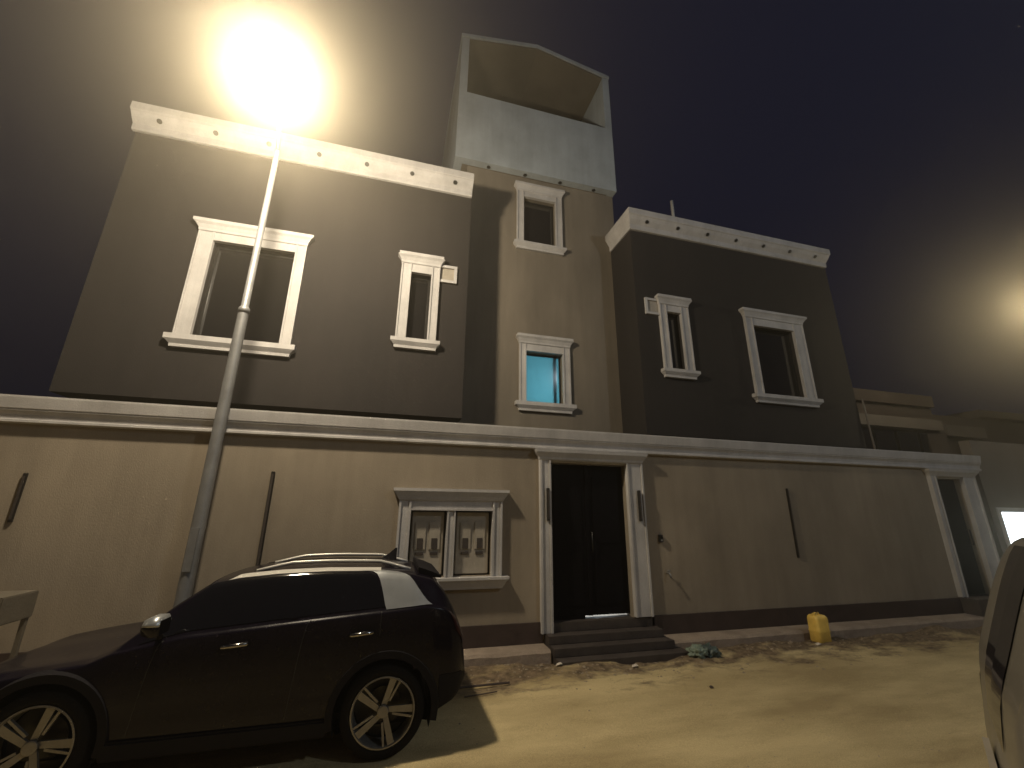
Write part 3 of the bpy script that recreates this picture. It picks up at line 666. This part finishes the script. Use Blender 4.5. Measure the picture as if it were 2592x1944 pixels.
MB().lathe_z(6.765, 6.10, [(.42, .022), (.455, .022)], 14).build('cap', M['yellow'], j)
def blob(name, c, r, m_, seed, label, cat, sq=(1, 1, .7), group=None, amp=.35, fr=1.6, sub=3):
    bm = bmesh.new(); bmesh.ops.create_icosphere(bm, subdivisions=sub, radius=1)
    for v in bm.verts:
        n_ = v.co.normalized(); k = 1+amp*noise.noise(n_*fr+Vector((seed, 0, 0)))+amp*.5*noise.noise(n_*fr*2.6+Vector((0, seed, 0)))
        v.co = Vector((n_.x*k*r*sq[0], n_.y*k*r*sq[1], max(-.6, n_.z)*k*r*sq[2]))
    me = bpy.data.meshes.new(name); bm.to_mesh(me); bm.free(); me.materials.append(m_)
    o = bpy.data.objects.new(name, me); col.objects.link(o); o.location = c
    if name != 'rubble_stone':
        for p in me.polygons: p.use_smooth = True
    return tag(o, label, cat, group)
blob('plastic_bag', (4.38, 5.92, .09), .12, M['bag'], 3.1, 'crumpled pale green plastic bag at the right end of the gate steps', 'bag', (1.15, .8, .75), amp=.7, fr=2.2, sub=4)
blob('rubbish_bag', (4.60, 5.95, .08), .125, M['bagdark'], 8.4, 'dark grey green rubbish bag right of the pale green bag', 'bag', (1.1, .8, .75), amp=.6, fr=2.0, sub=4)
t = MB().tube([(.88, 5.67, .025), (1.25, 5.665, .03), (1.56, 5.67, .03)], .012, 7).build('loose_rod', M['plinth']); tag(t, 'thin dark rod lying on the sand behind the dark car', 'rod')
t = MB().tube([(.98, 5.42, .02), (1.15, 5.43, .024), (1.36, 5.47, .022)], .007, 6).build('twig', M['plinth']); tag(t, 'short dark twig lying nearer than the rod behind the dark car', 'twig')
def scrap(x, y, s, label, m_='paper'):
    z = gz(x, y)+.012
    t = MB().add([(x-s, y-.5*s, z), (x+.2*s, y-.7*s, z+.015), (x+s, y-.2*s, z+.004), (x+.8*s, y+.6*s, z+.02), (x-.3*s, y+.7*s, z+.006), (x, y, z+.024),
                  (x, y, z-.006)], [(0, 1, 5), (1, 2, 5), (2, 3, 5), (3, 4, 5), (4, 0, 5), (0, 6, 1), (1, 6, 2), (2, 6, 3), (3, 6, 4), (4, 6, 0)]).build('paper_scrap', M[m_])
    tag(t, label, 'paper', 'paper scraps near the steps')
scrap(2.31, 5.98, .05, 'small white paper scrap at the left corner of the steps')
scrap(3.34, 5.86, .055, 'small white paper scrap in front of the middle of the steps')
scrap(6.62, 5.98, .06, 'small pale scrap at the foot of the yellow jerrycan')
tag(blob('pebble', (3.85, 5.01, .015), .022, M['plinth'], 1, 'lone dark pebble on the bright sandy street', 'pebble', amp=.3), kind=None)
# loose stones and clods along the kerb
cl = MB()
for i in range(1300):
    x = random.uniform(.8, 13); y = 6.22-abs(random.gauss(0, .38)) if i < 800 else random.uniform(1.5, 6); s = random.uniform(.006, .022)*(1 if i < 800 else .55)*(1.5 if random.random() < .1 else 1)
    if 2.3 < x < 4.3 and y > 6.0: y -= .35
    z = gz(x, y)
    pts = [Vector((x, y, z))+Vector((random.uniform(-1, 1), random.uniform(-1, 1), random.uniform(-.4, .8)))*s for _ in range(6)]
    q = [Vector((x+s*math.cos(a)*random.uniform(.7, 1.2), y+s*math.sin(a)*random.uniform(.7, 1.2), z-.003)) for a in (0, 1.25, 2.5, 3.77, 5.0)]
    tpt = [p_*.55+Vector((x, y, z+s*.9))*.45 for p_ in q]
    cl.add(q+tpt, [(k, (k+1) % 5, 5+(k+1) % 5, 5+k) for k in range(5)]+[(5, 6, 7, 8, 9)])
tag(cl.build('kerb_rubble', M['rock']), 'loose stones and clods of soil scattered along the kerb', 'rubble', kind='stuff')
# pale board table left of the car
t = thing('low_table', (-4.0, 5.95, 0), 'low pale table with thin legs standing by the wall beyond the car bonnet', 'table')
MB().box(-4.9, -3.53, 5.72, 6.2, .86, 1.12).build('table_box', M['table'], t, bevel=.01)
for (x, y) in ((-3.58, 5.75), (-3.56, 6.15), (-4.85, 5.75), (-4.85, 6.15)):
    MB().box(x-.02, x+.02, y-.02, y+.02, .0, .86).build('leg', M['table'], t)

# cool light under the main gate: a floor lamp inside the court
light_of('court_lamp', 'SPOT', (3.45, 7.5, 1.2), 110, (.75, .90, 1.0), None, spot_size=R(95), spot_blend=.4, shadow_soft_size=.1)
MB().box(-5, 12.4, 6.82, 9.1, .30, .40).build('courtyard_floor', M['pave'])
bpy.data.objects['courtyard_floor']['kind'] = 'structure'

# ------------------------------------------------------------------ dusty night air
hz = MB().box(-45, 60, -20, 60, -1.0, 18.5)
hm = bpy.data.materials.new('dusty_air'); hm.use_nodes = True; N = hm.node_tree.nodes; L = hm.node_tree.links
for n in list(N):
    if n.type != 'OUTPUT_MATERIAL': N.remove(n)
hm.cycles.homogeneous_volume = True; hm.cycles.volume_sampling = 'EQUIANGULAR'
pv = N.new('ShaderNodeVolumePrincipled'); pv.inputs['Color'].default_value = (1.0, .90, .70, 1); pv.inputs['Density'].default_value = HAZE; pv.inputs['Anisotropy'].default_value = .88
L.new(pv.outputs[0], [n for n in N if n.type == 'OUTPUT_MATERIAL'][0].inputs['Volume'])
tag(hz.build('haze', hm), kind='stuff')
